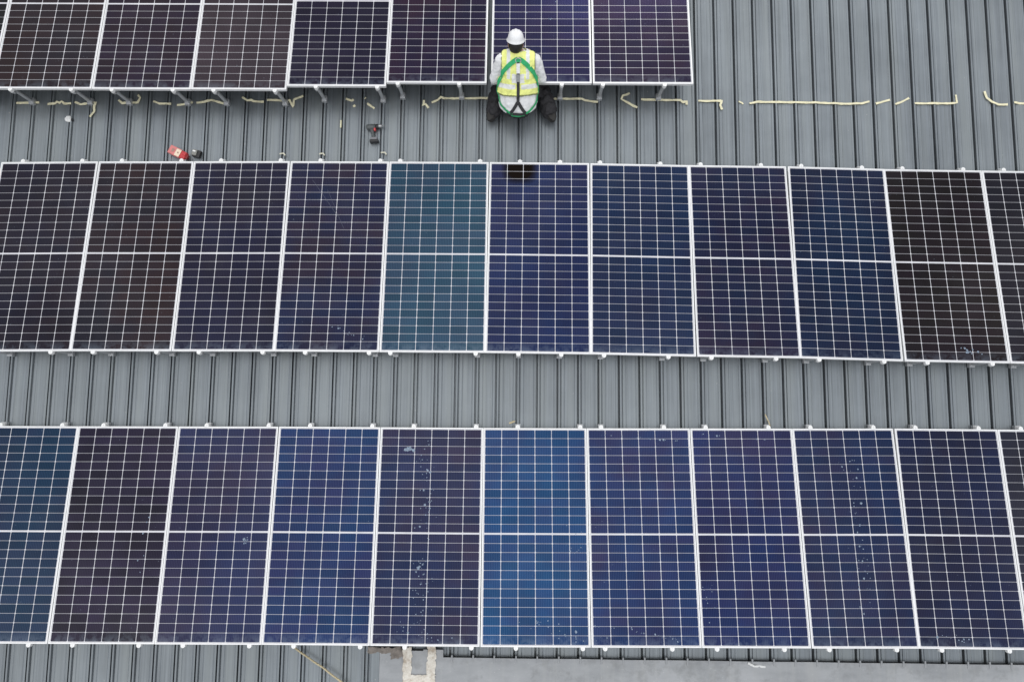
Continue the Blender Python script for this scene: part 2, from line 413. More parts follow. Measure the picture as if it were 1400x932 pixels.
PAN = {  # (colour in patches A, colour in patches B, label)
 'top': [((30, 30, 34), (24, 28, 26), 'sliver of a dark solar panel at the far left of the top row'),
         ((40, 34, 48), (46, 30, 34), 'brown tinged solar panel second from left in the top row'),
         ((42, 26, 40), (36, 26, 48), 'dark plum solar panel third from left in the top row'),
         ((64, 54, 64), (52, 42, 50), 'dusty brownish grey solar panel fourth from left in the top row'),
         ((26, 24, 52), (32, 26, 50), 'darkest navy solar panel in the top row, just right of the dusty one'),
         ((38, 34, 62), (54, 34, 54), 'plum and navy solar panel left of the wide dark gap in the top row'),
         ((38, 42, 84), (46, 40, 74), 'indigo solar panel in the top row that the crouching worker leans over'),
         ((38, 34, 64), (46, 34, 54), 'dark violet end panel of the top row beside the bare roof')],
 'middle': [((36, 36, 56), (40, 32, 42), 'near black solar panel at the left end of the middle row'),
         ((34, 32, 46), (46, 31, 36), 'dark brown solar panel second from left in the middle row'),
         ((30, 32, 62), (36, 32, 50), 'midnight blue solar panel between the brown one and the scratched one, middle row'),
         ((28, 40, 76), (42, 34, 54), 'navy to plum solar panel with faint scratches left of the teal one, middle row'),
         ((38, 76, 100), (46, 68, 92), 'teal solar panel, the palest and greenest in the middle row'),
         ((24, 44, 90), (32, 38, 76), 'indigo solar panel right of the teal one, with a painted dark reflection at its top'),
         ((26, 48, 84), (34, 42, 74), 'navy blue solar panel two places right of the teal one in the middle row'),
         ((28, 42, 76), (44, 36, 62), 'dim violet navy solar panel three places right of the teal one, middle row'),
         ((20, 46, 80), (30, 34, 62), 'blue edged solar panel left of the black one in the middle row'),
         ((34, 27, 26), (38, 26, 34), 'black brown solar panel, the darkest in the middle row'),
         ((34, 32, 44), (38, 32, 40), 'cut off dark solar panel at the right end of the middle row')],
 'bottom': [((34, 64, 92), (44, 56, 84), 'dull teal solar panel at the left end of the bottom row'),
         ((42, 38, 52), (50, 43, 66), 'plum grey solar panel, the brownest in the bottom row'),
         ((46, 54, 92), (54, 50, 76), 'greyish indigo solar panel third from left in the bottom row'),
         ((26, 62, 108), (40, 48, 90), 'strong blue solar panel left of the one stained by droppings, bottom row'),
         ((34, 48, 86), (48, 44, 70), 'purple solar panel with a white stain and a trail of droppings, bottom row'),
         ((28, 78, 126), (38, 60, 104), 'brightest blue solar panel, in the centre of the bottom row'),
         ((34, 60, 108), (46, 46, 84), 'blue violet solar panel right of the brightest blue one, bottom row'),
         ((32, 50, 100), (42, 42, 80), 'indigo solar panel two places right of the brightest blue one, bottom row'),
         ((32, 52, 92), (44, 42, 72), 'navy solar panel with a line of small white droppings, right part of bottom row'),
         ((34, 44, 80), (40, 38, 60), 'dark navy solar panel second from right in the bottom row'),
         ((50, 52, 70), (44, 44, 58), 'cut off greyish solar panel at the right end of the bottom row')],
}
SHORT = {
 'top': ['the sliver of panel at far left, top row', 'the brown tinged top row panel', 'the dark plum top row panel', 'the dusty brownish grey top row panel', 'the darkest navy top row panel',
         'the top row panel left of the wide gap', 'the top row panel under the worker', 'the end panel of the top row'],
 'middle': ['the leftmost middle row panel', 'the dark brown middle row panel', 'the third middle row panel from left', 'the scratched panel left of the teal one', 'the teal middle row panel',
            'the panel right of the teal one', 'the second panel right of the teal one', 'the third panel right of the teal one', 'the panel left of the black brown one', 'the black brown middle row panel', 'the cut off panel at middle row right end'],
 'bottom': ['the leftmost bottom row panel', 'the plum grey bottom row panel', 'the greyish indigo bottom row panel', 'the strong blue panel left of the stained one', 'the bottom row panel with the white stain',
            'the brightest blue panel', 'the panel right of the brightest blue one', 'the second panel right of the brightest blue one', 'the bottom panel with the line of droppings', 'the second panel from bottom row right end', 'the cut off panel at bottom row right end'],
}
LEN = {'top': 1.0, 'middle': 1.005, 'bottom': 1.010}
panel_of = {}
def surf(row, x, y):
    """height of a row's upper surface"""
    r = ROWS[row]; b = r['b']; o = b[0][1]
    for (x0, o0), (x1, o1) in zip(b, b[1:]):
        if x0 <= x <= x1: o = o0 + (o1 - o0) * (x - x0) / (x1 - x0)
    if x > b[-1][0]: o = b[-1][1]
    yt = r['y'] - o
    return r['z'] + (yt - y) * math.tan(r['t']), yt
for row, r in ROWS.items():
    for i, ((x0, o0), (x1, o1)) in enumerate(zip(r['b'], r['b'][1:])):
        o = (o0 + o1) / 2; yaw = -(o1 - o0) / (x1 - x0); gap0 = gap1 = .003
        if row == 'top':                                       # steps in the row: three panels, one, three
            if i < 4: o, yaw = .056, 0.0
            elif i == 4: o, yaw = .008, 0.0
            elif i >= 5: o, yaw = -.036, 0.0
            if i == 5: gap1 = .026
            if i == 6: gap0 = .026; gap1 = .007
            if i == 7: gap0 = .007
        w = x1 - x0 - gap0 - gap1; xc = (x0 + gap0 + x1 - gap1) / 2
        l = CH / 2; t = r['t']
        jz = random.uniform(-.0012, .0012)
        root = empty('solar_panel', (xc, r['y'] - o - l * LEN[row] * math.cos(t), r['z'] + l * LEN[row] * math.sin(t) + jz), (-t + random.uniform(-.002, .002), random.uniform(-.0025, .0025), yaw))
        root.scale = (w / CW, LEN[row], 1)
        A, B, lab = PAN[row][i]
        tag(root, lab, 'solar panel', 'solar panels in three rows on the roof')
        f = link('frame', FR, parent=root); gsh = link('cell_sheet', GL, parent=root)
        gsh.color = c4(lin(*A)); gsh['second_tint'] = lin(*B)
        gsh['painted_reflection'] = 1.0 if (row, i) == ('middle', 5) else 0.0
        panel_of[(row, i)] = root

def spots(root, pts, name='droppings'):
    """dried splashes, each an uneven flat blob lying on the glass"""
    bm = bmesh.new()
    for x, y, rr in pts:
        n = 9; ph = random.random() * 6
        rad = [rr * (.65 + .5 * random.random()) for _ in range(n)]
        t = [bm.verts.new((x + rad[k] * math.cos(ph + 2 * math.pi * k / n), y + rad[k] * 1.1 * math.sin(ph + 2 * math.pi * k / n), -.0026)) for k in range(n)]
        c = bm.verts.new((x, y, -.0018))
        for k in range(n): bm.faces.new((t[k], t[(k + 1) % n], c))
    o = bm_obj(name, bm, M_spots, root); o['kind'] = 'stuff'; return o
def trail(x0, x1, y0, y1, n, spread, smin, smax):
    o = []
    for _ in range(n):
        f = random.random(); o.append((x0 + (x1 - x0) * f + random.gauss(0, spread), y0 + (y1 - y0) * f, random.uniform(smin, smax) * (1.0 if random.random() < .85 else 1.9)))
    return o
P = panel_of
spots(P['bottom', 4], trail(-.04, -.07, 1.0, -1.05, 90, .06, .003, .0075) + [(-.26, .90, .028), (-.235, .905, .022), (-.29, .895, .020), (-.20, .885, .018), (-.05, .30, .013), (-.10, -.36, .017), (-.085, -.345, .014), (-.12, -.40, .01)]
      + trail(-.30, .1, -.90, -1.09, 16, .1, .003, .008))
spots(P['bottom', 8], trail(.06, .04, .80, -.75, 46, .05, .003, .006) + [(.12, .33, .014), (.10, .60, .012), (.08, .1, .011), (.05, -.12, .010), (.06, -.45, .010), (-.05, .72, .009), (.02, -.8, .009)])
spots(P['bottom', 6], trail(-.5, .5, -.92, -1.09, 26, .12, .003, .008) + trail(-.5, .45, 1.07, 1.0, 12, .03, .003, .007))
spots(P['bottom', 5], trail(0, .5, -.88, -1.09, 26, .12, .003, .008) + trail(.38, .42, .1, -.2, 12, .05, .003, .006))
spots(P['bottom', 7], trail(-.5, .4, 1.08, 1.0, 10, .04, .003, .007) + trail(-.5, -.45, -.5, -1.05, 12, .03, .003, .008))
spots(P['bottom', 9], trail(-.28, .0, -1.0, -1.09, 12, .1, .003, .008))
spots(P['bottom', 1], [(.36, .15, .010), (.34, .10, .008), (.31, -.02, .009), (.29, -.30, .008), (.35, -.25, .006), (.33, -.42, .006)], )
spots(P['bottom', 2], trail(.3, .33, -.05, -.12, 8, .03, .003, .008))
spots(P['middle', 9], trail(.1, .2, -.98, -1.05, 10, .06, .004, .010))
spots(P['middle', 3], trail(.1, .45, -.85, -1.06, 12, .05, .003, .007))
spots(P['top', 6], [(.105, -.29, .010), (.09, -.285, .007), (.12, -.28, .006), (.17, -.05, .008), (-.17, -.2, .008)])
# faint scratches
bm = bmesh.new()
add_ribbon(bm, [Vector((-.30, .90, -.0028)), Vector((-.17, .72, -.0028)), Vector((.02, .45, -.0028))], [Vector((0, 0, 1))] * 3, .003, .0006)
add_ribbon(bm, [Vector((-.12, .78, -.0028)), Vector((.10, .30, -.0028))], [Vector((0, 0, 1))] * 2, .0025, .0006)
bm_obj('scratch', bm, simple('scratched_glass', (.075, .085, .12), .5), P['middle', 3])

# ------------------------------------------------------------------ rails that carry the panels
RAILS = {'top': [-30, -27, -25, -22, -20, -17, -15, -12, -10, -7, -6, -3, 0, 2, 4, 7],
         'middle': [-25, -22, -20, -17, -15, -12, -10, -7, -6, -2, 0, 2, 4, 7, 9, 12, 14, 17, 19, 22, 24],
         'bottom': [-25, -22, -20, -17, -15, -12, -10, -7, -5, -2, 0, 3, 4, 7, 9, 12, 14, 17, 19, 22, 24]}
mesh_cache = {}
def rail_part(key, fn, mat, smooth=False):
    if key not in mesh_cache:
        bm = bmesh.new(); fn(bm); me = bpy.data.meshes.new(key); bmesh.ops.recalc_face_normals(bm, faces=bm.faces[:]); bm.to_mesh(me); bm.free(); me.materials.append(mat)
        if smooth:
            for p in me.polygons: p.use_smooth = True
        mesh_cache[key] = me
    return mesh_cache[key]
def f_rail(bm):
    add_box(bm, (0, -CH / 2, -.058), (.038, CH + .045, .040), bevel=.003)
def f_clamp(bm):                                               # rounded end clamp gripping the frame, bolt on top
    n = 10
    pts = [(-.025, 0)] + [(.025 * math.cos(math.pi - math.pi * k / n), -.012 - .025 * math.sin(math.pi * k / n)) for k in range(n + 1)] + [(.025, 0)]
    lo = [bm.verts.new((x, y, -.036)) for x, y in pts]; hi = [bm.verts.new((x * .93, y * .95, .003)) for x, y in pts]
    bm.faces.new(hi); bm.faces.new(lo[::-1])
    for i in range(len(pts)): bm.faces.new((lo[i], lo[(i + 1) % len(pts)], hi[(i + 1) % len(pts)], hi[i]))
def f_bolt(bm):
    lathe(bm, [(.008, .002), (.008, .006), (.006, .008)], 8, Matrix.Translation((0, -.016, 0)))
def f_foot(bm):
    add_box(bm, (0, 0, .030), (.062, .075, .050), bevel=.004)    # block clamped over the seam
    add_box(bm, (0, .006, .0585), (.045, .055, .007), bevel=.002)
M_foot = M_rail
for row, idx in RAILS.items():
    r = ROWS[row]; t = r['t']
    for j in idx:
        x = j * RP - .001
        zt, yt = surf(row, x, 0)
        if row == 'top': yt = r['y'] - (.056 if j <= -12 else (.008 if j <= -7 else -.036))
        pi = max(i for i, (bx, _) in enumerate(r['b'][:-1]) if bx <= x)
        xm = (r['b'][pi][0] + r['b'][pi + 1][0]) / 2
        side = 'left' if x < xm else 'right'
        root = empty('mounting_rail', (x, yt, r['z']), (0, 0, 0))
        tag(root, 'white clamped rail under %s half of %s' % (side, SHORT[row][pi]), 'mounting rail', 'rails that carry the panels')
        root.scale = (1, LEN[row], 1)
        rl = link('rail', rail_part('rail', f_rail, M_rail), parent=root); rl.rotation_euler = (-t, 0, 0)
        for e in (0, 1):
            if e == 0 and row == 'top': continue
            cl = link('end_clamp', rail_part('end_clamp', f_clamp, M_clamp), parent=root)
            cl.location = (0, (-CH * math.cos(t) - .0) if e else 0, (CH * math.sin(t)) if e else 0)
            cl.rotation_euler = (-t, 0, 0) if e else (t, 0, math.pi)
            bl = link('bolt', rail_part('bolt', f_bolt, M_clamp), parent=cl)
        # front leg, upright from the seam to the rail
        yl = -CH * math.cos(t) + .012; ztop = CH * math.sin(t) - .060; zbot = .055 - r['z']
        key = 'leg_' + row
        leg = link('front_leg', rail_part(key, lambda bm: (add_tube(bm, [(0, 0, 0), (0, 0, ztop - zbot)], .021, 14), lathe(bm, [(.026, ztop - zbot - .012), (.026, ztop - zbot + .010), (.021, ztop - zbot + .014)], 14)), M_rail, False), parent=root)
        leg.location = (0, yl, zbot)
        ft = link('foot', rail_part('foot', f_foot, M_foot), parent=root); ft.location = (0, yl, -r['z'])
        if row != 'top':
            ft = link('foot', rail_part('foot', f_foot, M_foot), parent=root); ft.location = (0, .006, -r['z'])

# ------------------------------------------------------------------ pale yellow tape along the roof
M_tape = simple('pale_yellow_tape', (.78, .73, .50), .7, 0, .18, 40)
M_wht = simple('white_scrap', (.78, .78, .76), .7, 0, .1, 50)
M_tan = simple('tan_rope', (.55, .47, .30), .8, 0, .3, 60)
def roof_z(x):
    d = abs(((x / RP + .5) % 1) - .5) * RP
    return RIBH if d < .018 else max(0, RIBH * (1 - (d - .018) / .05))
def tape(px, label, w=.030, mat=None, name='tape_strip', cat='tape strip', group='pieces of yellow tape on the roof', lift=.004):
    pts = [back(a, b, .04) for a, b in px]; ln = sum((q - p).length for p, q in zip(pts, pts[1:])); taut = 1.0 if ln > .2 else 0.0; pts = resample(pts, .018)
    ph = random.random() * 9
    pts = [Vector((p.x, p.y, (RIBH - .006 + .006 * roof_z(p.x) / RIBH if taut else roof_z(p.x)) + lift + .002 * math.sin(i * .9 + ph))) for i, p in enumerate(pts)]
    if len(pts) == 2: pts.insert(1, pts[0].lerp(pts[1], .5))
    ws = [w * (.85 + .3 * noise.noise(Vector((i * .4, ph, 0)))) for i in range(len(pts))]
    bm = bmesh.new(); add_ribbon(bm, pts, [Vector((.15 * math.sin(i * .5 + ph), .15 * math.cos(i * .6), 1)).normalized() for i in range(len(pts))], ws, .004)
    o = bm_obj(name, bm, mat or M_tape); tag(o, label, cat, group); return o
tape([(20.5, 139.8), (51.4, 139)], 'short straight yellow tape at the far left below the brown tinged panel')
tape([(63.4, 141.5), (73.7, 140.3), (76.3, 138), (79.7, 139.8), (82.6, 137.4), (85.7, 140.5), (96, 140.6)], 'wavy crinkled yellow tape, second piece from the left end of the line')
tape([(101, 138.6), (105.4, 140.3), (108, 141.5), (129.4, 139), (127.2, 144.6), (127.2, 151.4), (121.7, 159)], 'yellow tape whose right end hangs down in a hook beside the white scrap')
tape([(160.3, 135.7), (165.4, 139.8), (174.9, 139.4), (186.9, 139), (190, 132.6), (186.9, 128.3)], 'yellow tape curling up at its right end under the dark plum panel')
tape([(208.3, 137.4), (216, 140.3), (232.8, 141.1)], 'short yellow tape with a raised left end under the dark plum panel')
tape([(240, 142), (255.5, 140.8), (262, 138.5)], 'short yellow tape ending at a rail leg left of the long bent piece')
tape([(267.4, 139.4), (279.4, 138), (288, 135.7), (312, 142.5)], 'long yellow tape bent like a shallow roof under the dusty brownish panel')
tape([(330, 131.7), (336.9, 136.3), (342.9, 135.7), (345.4, 137.4), (360, 138.2)], 'kinked yellow tape sloping down to the right under the dusty brownish panel')
tape([(364.3, 135.7), (377, 135.7), (391, 136.9), (395, 135.7), (399.4, 145), (401, 135), (414, 130)], 'V kinked yellow tape with a raised tail below the step in the top row')
tape([(472.3, 134.3), (480, 136), (482.5, 134.3)], 'small yellow tape scrap left of the lone yellow dot above the drill', .030)
tape([(481.7, 144.2), (485, 142.5)], 'tiny yellow tape dash above and left of the drill', .029)
tape([(498.4, 133.0), (499.6, 134)], 'single yellow tape dot above the drill', .029)
tape([(501.4, 140.3), (511.2, 146.6)], 'short slanting yellow tape directly above the drill')
bm_pts = [(579.4, 136), (579.0, 141.5), (577.5, 143.0), (581.5, 141.2), (585.4, 146)]
tape(bm_pts, 'star shaped knot of yellow tape between the drill and the worker', .030)
tape([(589.7, 139), (598.3, 135.7), (602.6, 131.7), (606.9, 133.4), (640, 133.4), (675, 133), (744, 134), (796, 134), (799.7, 136), (817.7, 138.6)], 'long straight yellow tape running under the crouching worker', .029)
tape([(861.4, 126), (857, 128.3), (852, 129.5), (849.8, 134.3), (860, 140), (871.7, 146.3)], 'yellow tape in the shape of a hook below the end panel of the top row')
tape([(876.9, 134.8), (898.3, 135.5), (930.9, 136), (934.3, 138.6), (940, 137.7), (939.4, 142)], 'yellow tape crossing the last rail leg of the top row', .030)
tape([(955.2, 137), (987.7, 137), (985.4, 142.7), (988, 148.7)], 'yellow tape with a short drop at its right end, first on the bare roof')
tape([(1010.6, 137.6), (1015.6, 139.3), (1017.3, 141)], 'tiny yellow tape tick left of the longest bare roof piece', .020)
tape([(1025.7, 140.3), (1037.4, 138.3), (1118, 139.3), (1158, 141), (1180, 140.3), (1190, 137.6)], 'longest yellow tape on the bare roof, nearly straight across seven seams', .029)
tape([(1198.5, 141), (1208.6, 137.6), (1218.7, 135)], 'short yellow tape rising to the right just past the longest piece', .029)
tape([(1225.4, 141.7), (1233.8, 138.3), (1244.9, 132.6)], 'steeper short yellow tape rising right, second after the longest piece', .029)
tape([(1252, 140.3), (1306, 140.3), (1310, 139.3), (1308, 129)], 'yellow tape turning up at a right angle like an L on its side', .029)
tape([(1348, 123.5), (1351, 132.6), (1358, 138.3), (1366.4, 142), (1379.8, 141.7)], 'yellow tape curved like a sickle near the right edge of the roof', .029)
tape([(1388, 139.3), (1404, 140)], 'yellow tape running out at the right edge of the picture', .029)
tape([(465.4, 163.4), (465.0, 173.7)], 'upright yellow tape crumb left of the drill', .020)
for (a, b), lab in (((386, 212.5), 'pale scrap lying on a clamp above the third middle row panel'), ((440, 212.5), 'pale scrap on a clamp above the scratched middle row panel'), ((524.5, 211), 'folded pale scrap on the clamp below the drill')):
    tape([(a - 4, b - 2.2), (a + 1.5, b - 3.0), (a + 3.5, b - .2)], lab, .019, simple('pale_scrap', (.62, .60, .48), .7), lift=.02)
tape([(1022, 905), (1030, 909), (1046, 910.5)], 'bent white plastic strip lying on the grey flashing', .024, M_wht, 'plastic_strip', 'plastic strip', None, .05)
tape([(696, 578.5), (704, 575.5)], 'small tan splinter beside a clamp above the brightest blue panel', .022, M_tan, 'wood_splinter', 'splinter', None)
def rope(px, z, r, label, name='rope', cat='rope'):
    pts = resample([back(a, b, z) for a, b in px], .05)
    pts = [p + Vector((0, 0, .004 * math.sin(i * 1.3))) for i, p in enumerate(pts)]
    bm = bmesh.new(); add_tube(bm, pts, r, 8); o = bm_obj(name, bm, M_tan, smooth=True); tag(o, label, cat); return o
rope([(396, 879), (412, 892), (440, 911), (475, 938)], .062, .011, 'tan rope running from under the strong blue panel down to the bottom edge')
rope([(1046, 566), (1048, 571), (1051, 577), (1053, 583)], .055, .007, 'thin tan twig standing by a clamp above the bottom row', 'twig', 'twig')
# crumpled white scrap at the left
bm = bmesh.new(); add_ellipsoid(bm, (0, 0, 0), (.040, .034, .022), seg=14)
for v in bm.verts: v.co *= 1 + .5 * noise.noise(v.co * 40)
o = bm_obj('paper_scrap', bm, M_wht); o.location = back(94, 163, .02); tag(o, 'crumpled white scrap on the roof below the brown tinged panel', 'paper scrap')
bm = bmesh.new(); add_box(bm, (0, 0, 0), (.022, .030, .02), bevel=.005); o2 = bm_obj('plastic_bit', bm, M_black); o2.location = back(98.7, 164, .012); tag(o2, 'tiny black plastic bit touching the crumpled white scrap', 'plastic bit')

# ------------------------------------------------------------------ tools
M_red = simple('red_plastic', (.50, .035, .04), .4, 0, .2, 40)
M_redw = simple('faded_red', (.62, .20, .19), .5, 0, .2, 40)
M_lab = simple('cream_label', (.80, .66, .50), .6, 0, .15, 50)
M_grey = simple('grey_plastic', (.09, .10, .10), .45, 0, .3, 40)
M_steel = simple('tool_steel', (.5, .5, .5), .3, .8, .2, 40)
p = back(242.5, 208.5, .08); tb = empty('tool_box', (p.x, p.y, RIBH + .002), (0, 0, R(-26)))
tag(tb, 'red hand tool box with cream label lying above the dark brown panel', 'tool box')
bm = bmesh.new(); add_box(bm, (-.035, 0, .036), (.155, .105, .066), bevel=.012); bm_obj('case', bm, M_redw, tb)
bm = bmesh.new(); add_box(bm, (.072, 0, .037), (.075, .098, .062), bevel=.016); add_box(bm, (.085, .018, .068), (.04, .03, .012), bevel=.004); bm_obj('end_cap', bm, M_red, tb)
bm = bmesh.new(); add_box(bm, (.010, -.002, .0700), (.062, .085, .003), bevel=.001); bm_obj('label', bm, M_lab, tb)
bm = bmesh.new(); add_box(bm, (.012, 0, .0722), (.016, .018, .002)); add_box(bm, (-.058, 0, .0702), (.03, .04, .003), bevel=.001); bm_obj('badge', bm, simple('dull_badge', (.36, .22, .18), .6), tb)
bm = bmesh.new(); add_box(bm, (.118, 0, .036), (.028, .052, .04), bevel=.006); bm_obj('nozzle', bm, simple('dark_red', (.20, .012, .015), .45), tb)
p = back(268, 210, .04); bt = empty('battery_pack', (p.x, p.y, .002), (0, 0, R(-14)))
tag(bt, 'small black battery pack with a grey top right of the red tool box', 'battery pack')
bm = bmesh.new(); add_box(bm, (.008, 0, .026), (.092, .088, .05), bevel=.008); bm_obj('case', bm, M_black, bt)
bm = bmesh.new(); add_box(bm, (-.012, .004, .056), (.058, .070, .016), bevel=.005); bm_obj('top_cover', bm, simple('grey_cover', (.22, .22, .2), .45), bt)
bm = bmesh.new(); add_box(bm, (-.016, .018, .0665), (.036, .018, .004), bevel=.0015); bm_obj('sticker', bm, M_wht, bt)

p = back(511.5, 173, .05); dr = empty('cordless_drill', (p.x, p.y, .036), (0, 0, R(4)))
tag(dr, 'black cordless drill with a red button lying on its side on the roof', 'drill')
bm = bmesh.new(); rx = Matrix.Rotation(R(90), 4, 'Y')
lathe(bm, [(.020, -.095), (.031, -.088), (.034, -.06), (.034, .005), (.028, .015)], 20, rx); bm_obj('motor_body', bm, M_grey, dr, True)
bm = bmesh.new(); lathe(bm, [(.027, .014), (.028, .03), (.028, .046), (.024, .05)], 20, Matrix.Translation((0, 0, .006)) @ rx); bm_obj('torque_ring', bm, M_black, dr, True)
bm = bmesh.new(); lathe(bm, [(.021, .049), (.022, .075), (.013, .096), (.005, .098), (.004, .125)], 16, Matrix.Translation((0, 0, .014)) @ rx); bm_obj('chuck', bm, M_steel, dr, True)
bm = bmesh.new(); add_loft(bm, [(Vector((-.030 + .004 * k, -.022 - .029 * k, 0)), Vector((1, 0, 0)), Vector((0, 0, 1)), a, b) for k, (a, b) in enumerate(((.030, .022), (.022, .020), (.019, .019), (.021, .02), (.026, .022)))], 16); bm_obj('handle', bm, M_grey, dr, True)
bm = bmesh.new(); add_box(bm, (-.012, -.150, 0), (.085, .030, .064), bevel=.007); bm_obj('battery_base', bm, simple('mid_grey_plastic', (.20, .2, .21), .5), dr)
bm = bmesh.new(); add_box(bm, (-.008, -.180, 0), (.105, .032, .068), bevel=.008); bm_obj('battery', bm, M_black, dr)
bm = bmesh.new(); add_box(bm, (.006, -.036, .004), (.022, .034, .04), bevel=.006); bm_obj('trigger', bm, simple('red_button', (.62, .06, .06), .4), dr)

# ------------------------------------------------------------------ the worker
CX = -.030
P0 = Vector((CX, 3.585, .34)); D = Vector((0, .75, .66)).normalized(); N = Vector((0, -D.z, D.y)); X = Vector((1, 0, 0))
TORSO = [(-.165, .06, .05), (-.14, .135, .095), (-.09, .195, .130), (-.02, .215, .142), (.06, .212, .138), (.14, .203, .130), (.25, .195, .124), (.36, .200, .122), (.44, .196, .110), (.50, .165, .090), (.545, .085, .066), (.57, .060, .058)]
def ax(s): return P0 + D * s
def torso(bm, grow=0.0, s0=-1, s1=2, sx=1.0):
    add_loft(bm, [(ax(s), X, N, a * sx + grow, b + grow) for s, a, b in TORSO if s0 <= s <= s1])
neck0, headc = ax(.53), Vector((CX - .030, 4.022, .785))
sh = {-1: Vector((CX - .185, 3.905, .635)), 1: Vector((CX + .185, 3.905, .635))}
el = {-1: Vector((-.295, 3.80, .44)), 1: Vector((.235, 3.80, .44))}
wr = {-1: Vector((-.165, 4.03, .415)), 1: Vector((.10, 4.03, .415))}
hp = {-1: Vector((CX - .105, 3.58, .29)), 1: Vector((CX + .105, 3.58, .29))}
kn = {-1: Vector((-.225, 3.98, .125)), 1: Vector((.215, 3.98, .125))}
an = {-1: Vector((-.300, 3.600, .125)), 1: Vector((.320, 3.600, .125))}
hu = Vector((.02, .62, .78)).normalized(); hf = Vector((0, hu.z, -hu.y)); hx = hu.cross(hf) * -1
HM = Matrix((hx.to_4d(), hf.to_4d(), hu.to_4d(), (0, 0, 0, 1))).transposed(); HM.translation = headc; HM[3][0] = HM[3][1] = HM[3][2] = 0; HM[3][3] = 1
HM3 = HM.to_3x3()
M_skin = simple('skin', (.42, .25, .17), .5, 0, .12, 40)
# body: one continuous surface
bm = bmesh.new()
torso(bm, -.022)
add_capsule(bm, neck0, headc - hu * .05, .055, .052)
add_ellipsoid(bm, headc, (.074, .095, .112), HM3)
add_ellipsoid(bm, headc + hf * .035 - hu * .065, (.052, .058, .052), HM3)
add_capsule(bm, headc + hf * .088 + hu * .008, headc + hf * .112 - hu * .028, .010, .015)
for s in (-1, 1):
    add_ellipsoid(bm, headc + hx * s * .077 - hu * .012, (.010, .022, .032), HM3)
    add_capsule(bm, sh[s], el[s], .052, .040); add_capsule(bm, el[s], wr[s], .041, .028)
    add_capsule(bm, hp[s], kn[s], .080, .056); add_capsule(bm, kn[s], an[s], .054, .038)
    add_capsule(bm, an[s], an[s] + Vector((s * .03, -.07, -.045)), .036, .030)
    # hand resting on the glass: palm, four bent fingers, thumb from the side of the palm
    fd = Vector((-s * .25, .95, -.12)).normalized(); sd_ = Vector((0, 0, 1)).cross(fd).normalized()
    pal = wr[s] + fd * .055 + Vector((0, 0, -.012))
    add_capsule(bm, wr[s], pal, .026, .024); 
    for q, (off, ln) in enumerate(((-.030, .064), (-.010, .078), (.010, .074), (.029, .056))):
        b0 = pal + sd_ * off * .9; k1 = b0 + fd * (.035 + ln * .45) + sd_ * off * .25 + Vector((0, 0, .006)); k2 = k1 + fd * ln * .55 + Vector((0, 0, -.022))
        add_capsule(bm, b0, k1, .0125, .0105, 10); add_capsule(bm, k1, k2, .0105, .0085, 10)
    ti = sd_ * (s)                                            # thumbs point to each other
    t0 = wr[s] + fd * .025; t1 = t0 + ti * .040 + fd * .028; t2 = t1 + fd * .034 + ti * .010 + Vector((0, 0, -.012))
    add_capsule(bm, t0, t1, .016, .013, 10); add_capsule(bm, t1, t2, .013, .0095, 10)
body = link('person', remeshed('person', bm, .0075, 3), M_skin)
tag(body, 'person in white shirt, lime vest, green harness and white hard hat kneeling at panel edge', 'person')
for s in (-1, 1):
    bm = bmesh.new(); add_ellipsoid(bm, headc + hf * .083 + hx * s * .031 + hu * .012, (.012, .010, .009), HM3, 12); bm_obj('eye', bm, simple('eye_white', (.7, .68, .65), .3), body, True)
bm = bmesh.new(); add_capsule(bm, headc + hf * .094 - hu * .062 - hx * .02, headc + hf * .094 - hu * .062 + hx * .02, .006, .006, 10); bm_obj('lips', bm, simple('lips', (.36, .14, .12), .5), body, True)
# hair: shell over the back of the skull
bm = bmesh.new(); add_ellipsoid(bm, headc + hu * .006 - hf * .008, (.080, .096, .114), HM3, 30)
for v in bm.verts[:]:
    l = v.co - headc
    if l.dot(hf) > .035 and l.dot(hu) < .07 or l.dot(hu) < -.085: bm.verts.remove(v)
for v in bm.verts: v.co += (v.co - headc).normalized() * .006 * noise.noise(v.co * 60)
bm_obj('hair', bm, simple('black_hair', (.012, .010, .010), .55, 0, .4, 90), body, True)
# shirt
M_shirt = simple('white_cotton', (.82, .82, .82), .85, 0, .07, 18, .5)
bm = bmesh.new(); torso(bm, .006, -.165, .56)
for s in (-1, 1):
    add_capsule(bm, ax(.46) + X * s * .10, sh[s], .085, .075)
    add_capsule(bm, sh[s], el[s], .076, .060); add_capsule(bm, el[s], el[s].lerp(wr[s], .88), .058, .042)
shirt_me = remeshed('shirt', bm, .008, 4, .028, .055)
shirt = link('shirt', shirt_me, M_shirt, body)
# trousers
M_trous = simple('black_workwear', (.022, .021, .024), .8, 0, .35, 25, .6)
bm = bmesh.new()
add_ellipsoid(bm, P0 - D * .06 - N * .03, (.19, .15, .12), Matrix((X, D, N)).transposed())
for s in (-1, 1):
    add_capsule(bm, hp[s] - N * .02, kn[s], .108, .080); add_capsule(bm, kn[s], an[s] + Vector((s * .012, -.03, .008)), .082, .096)
tr = link('trousers', remeshed('trousers', bm, .009, 4, .050, .055), M_trous, body)
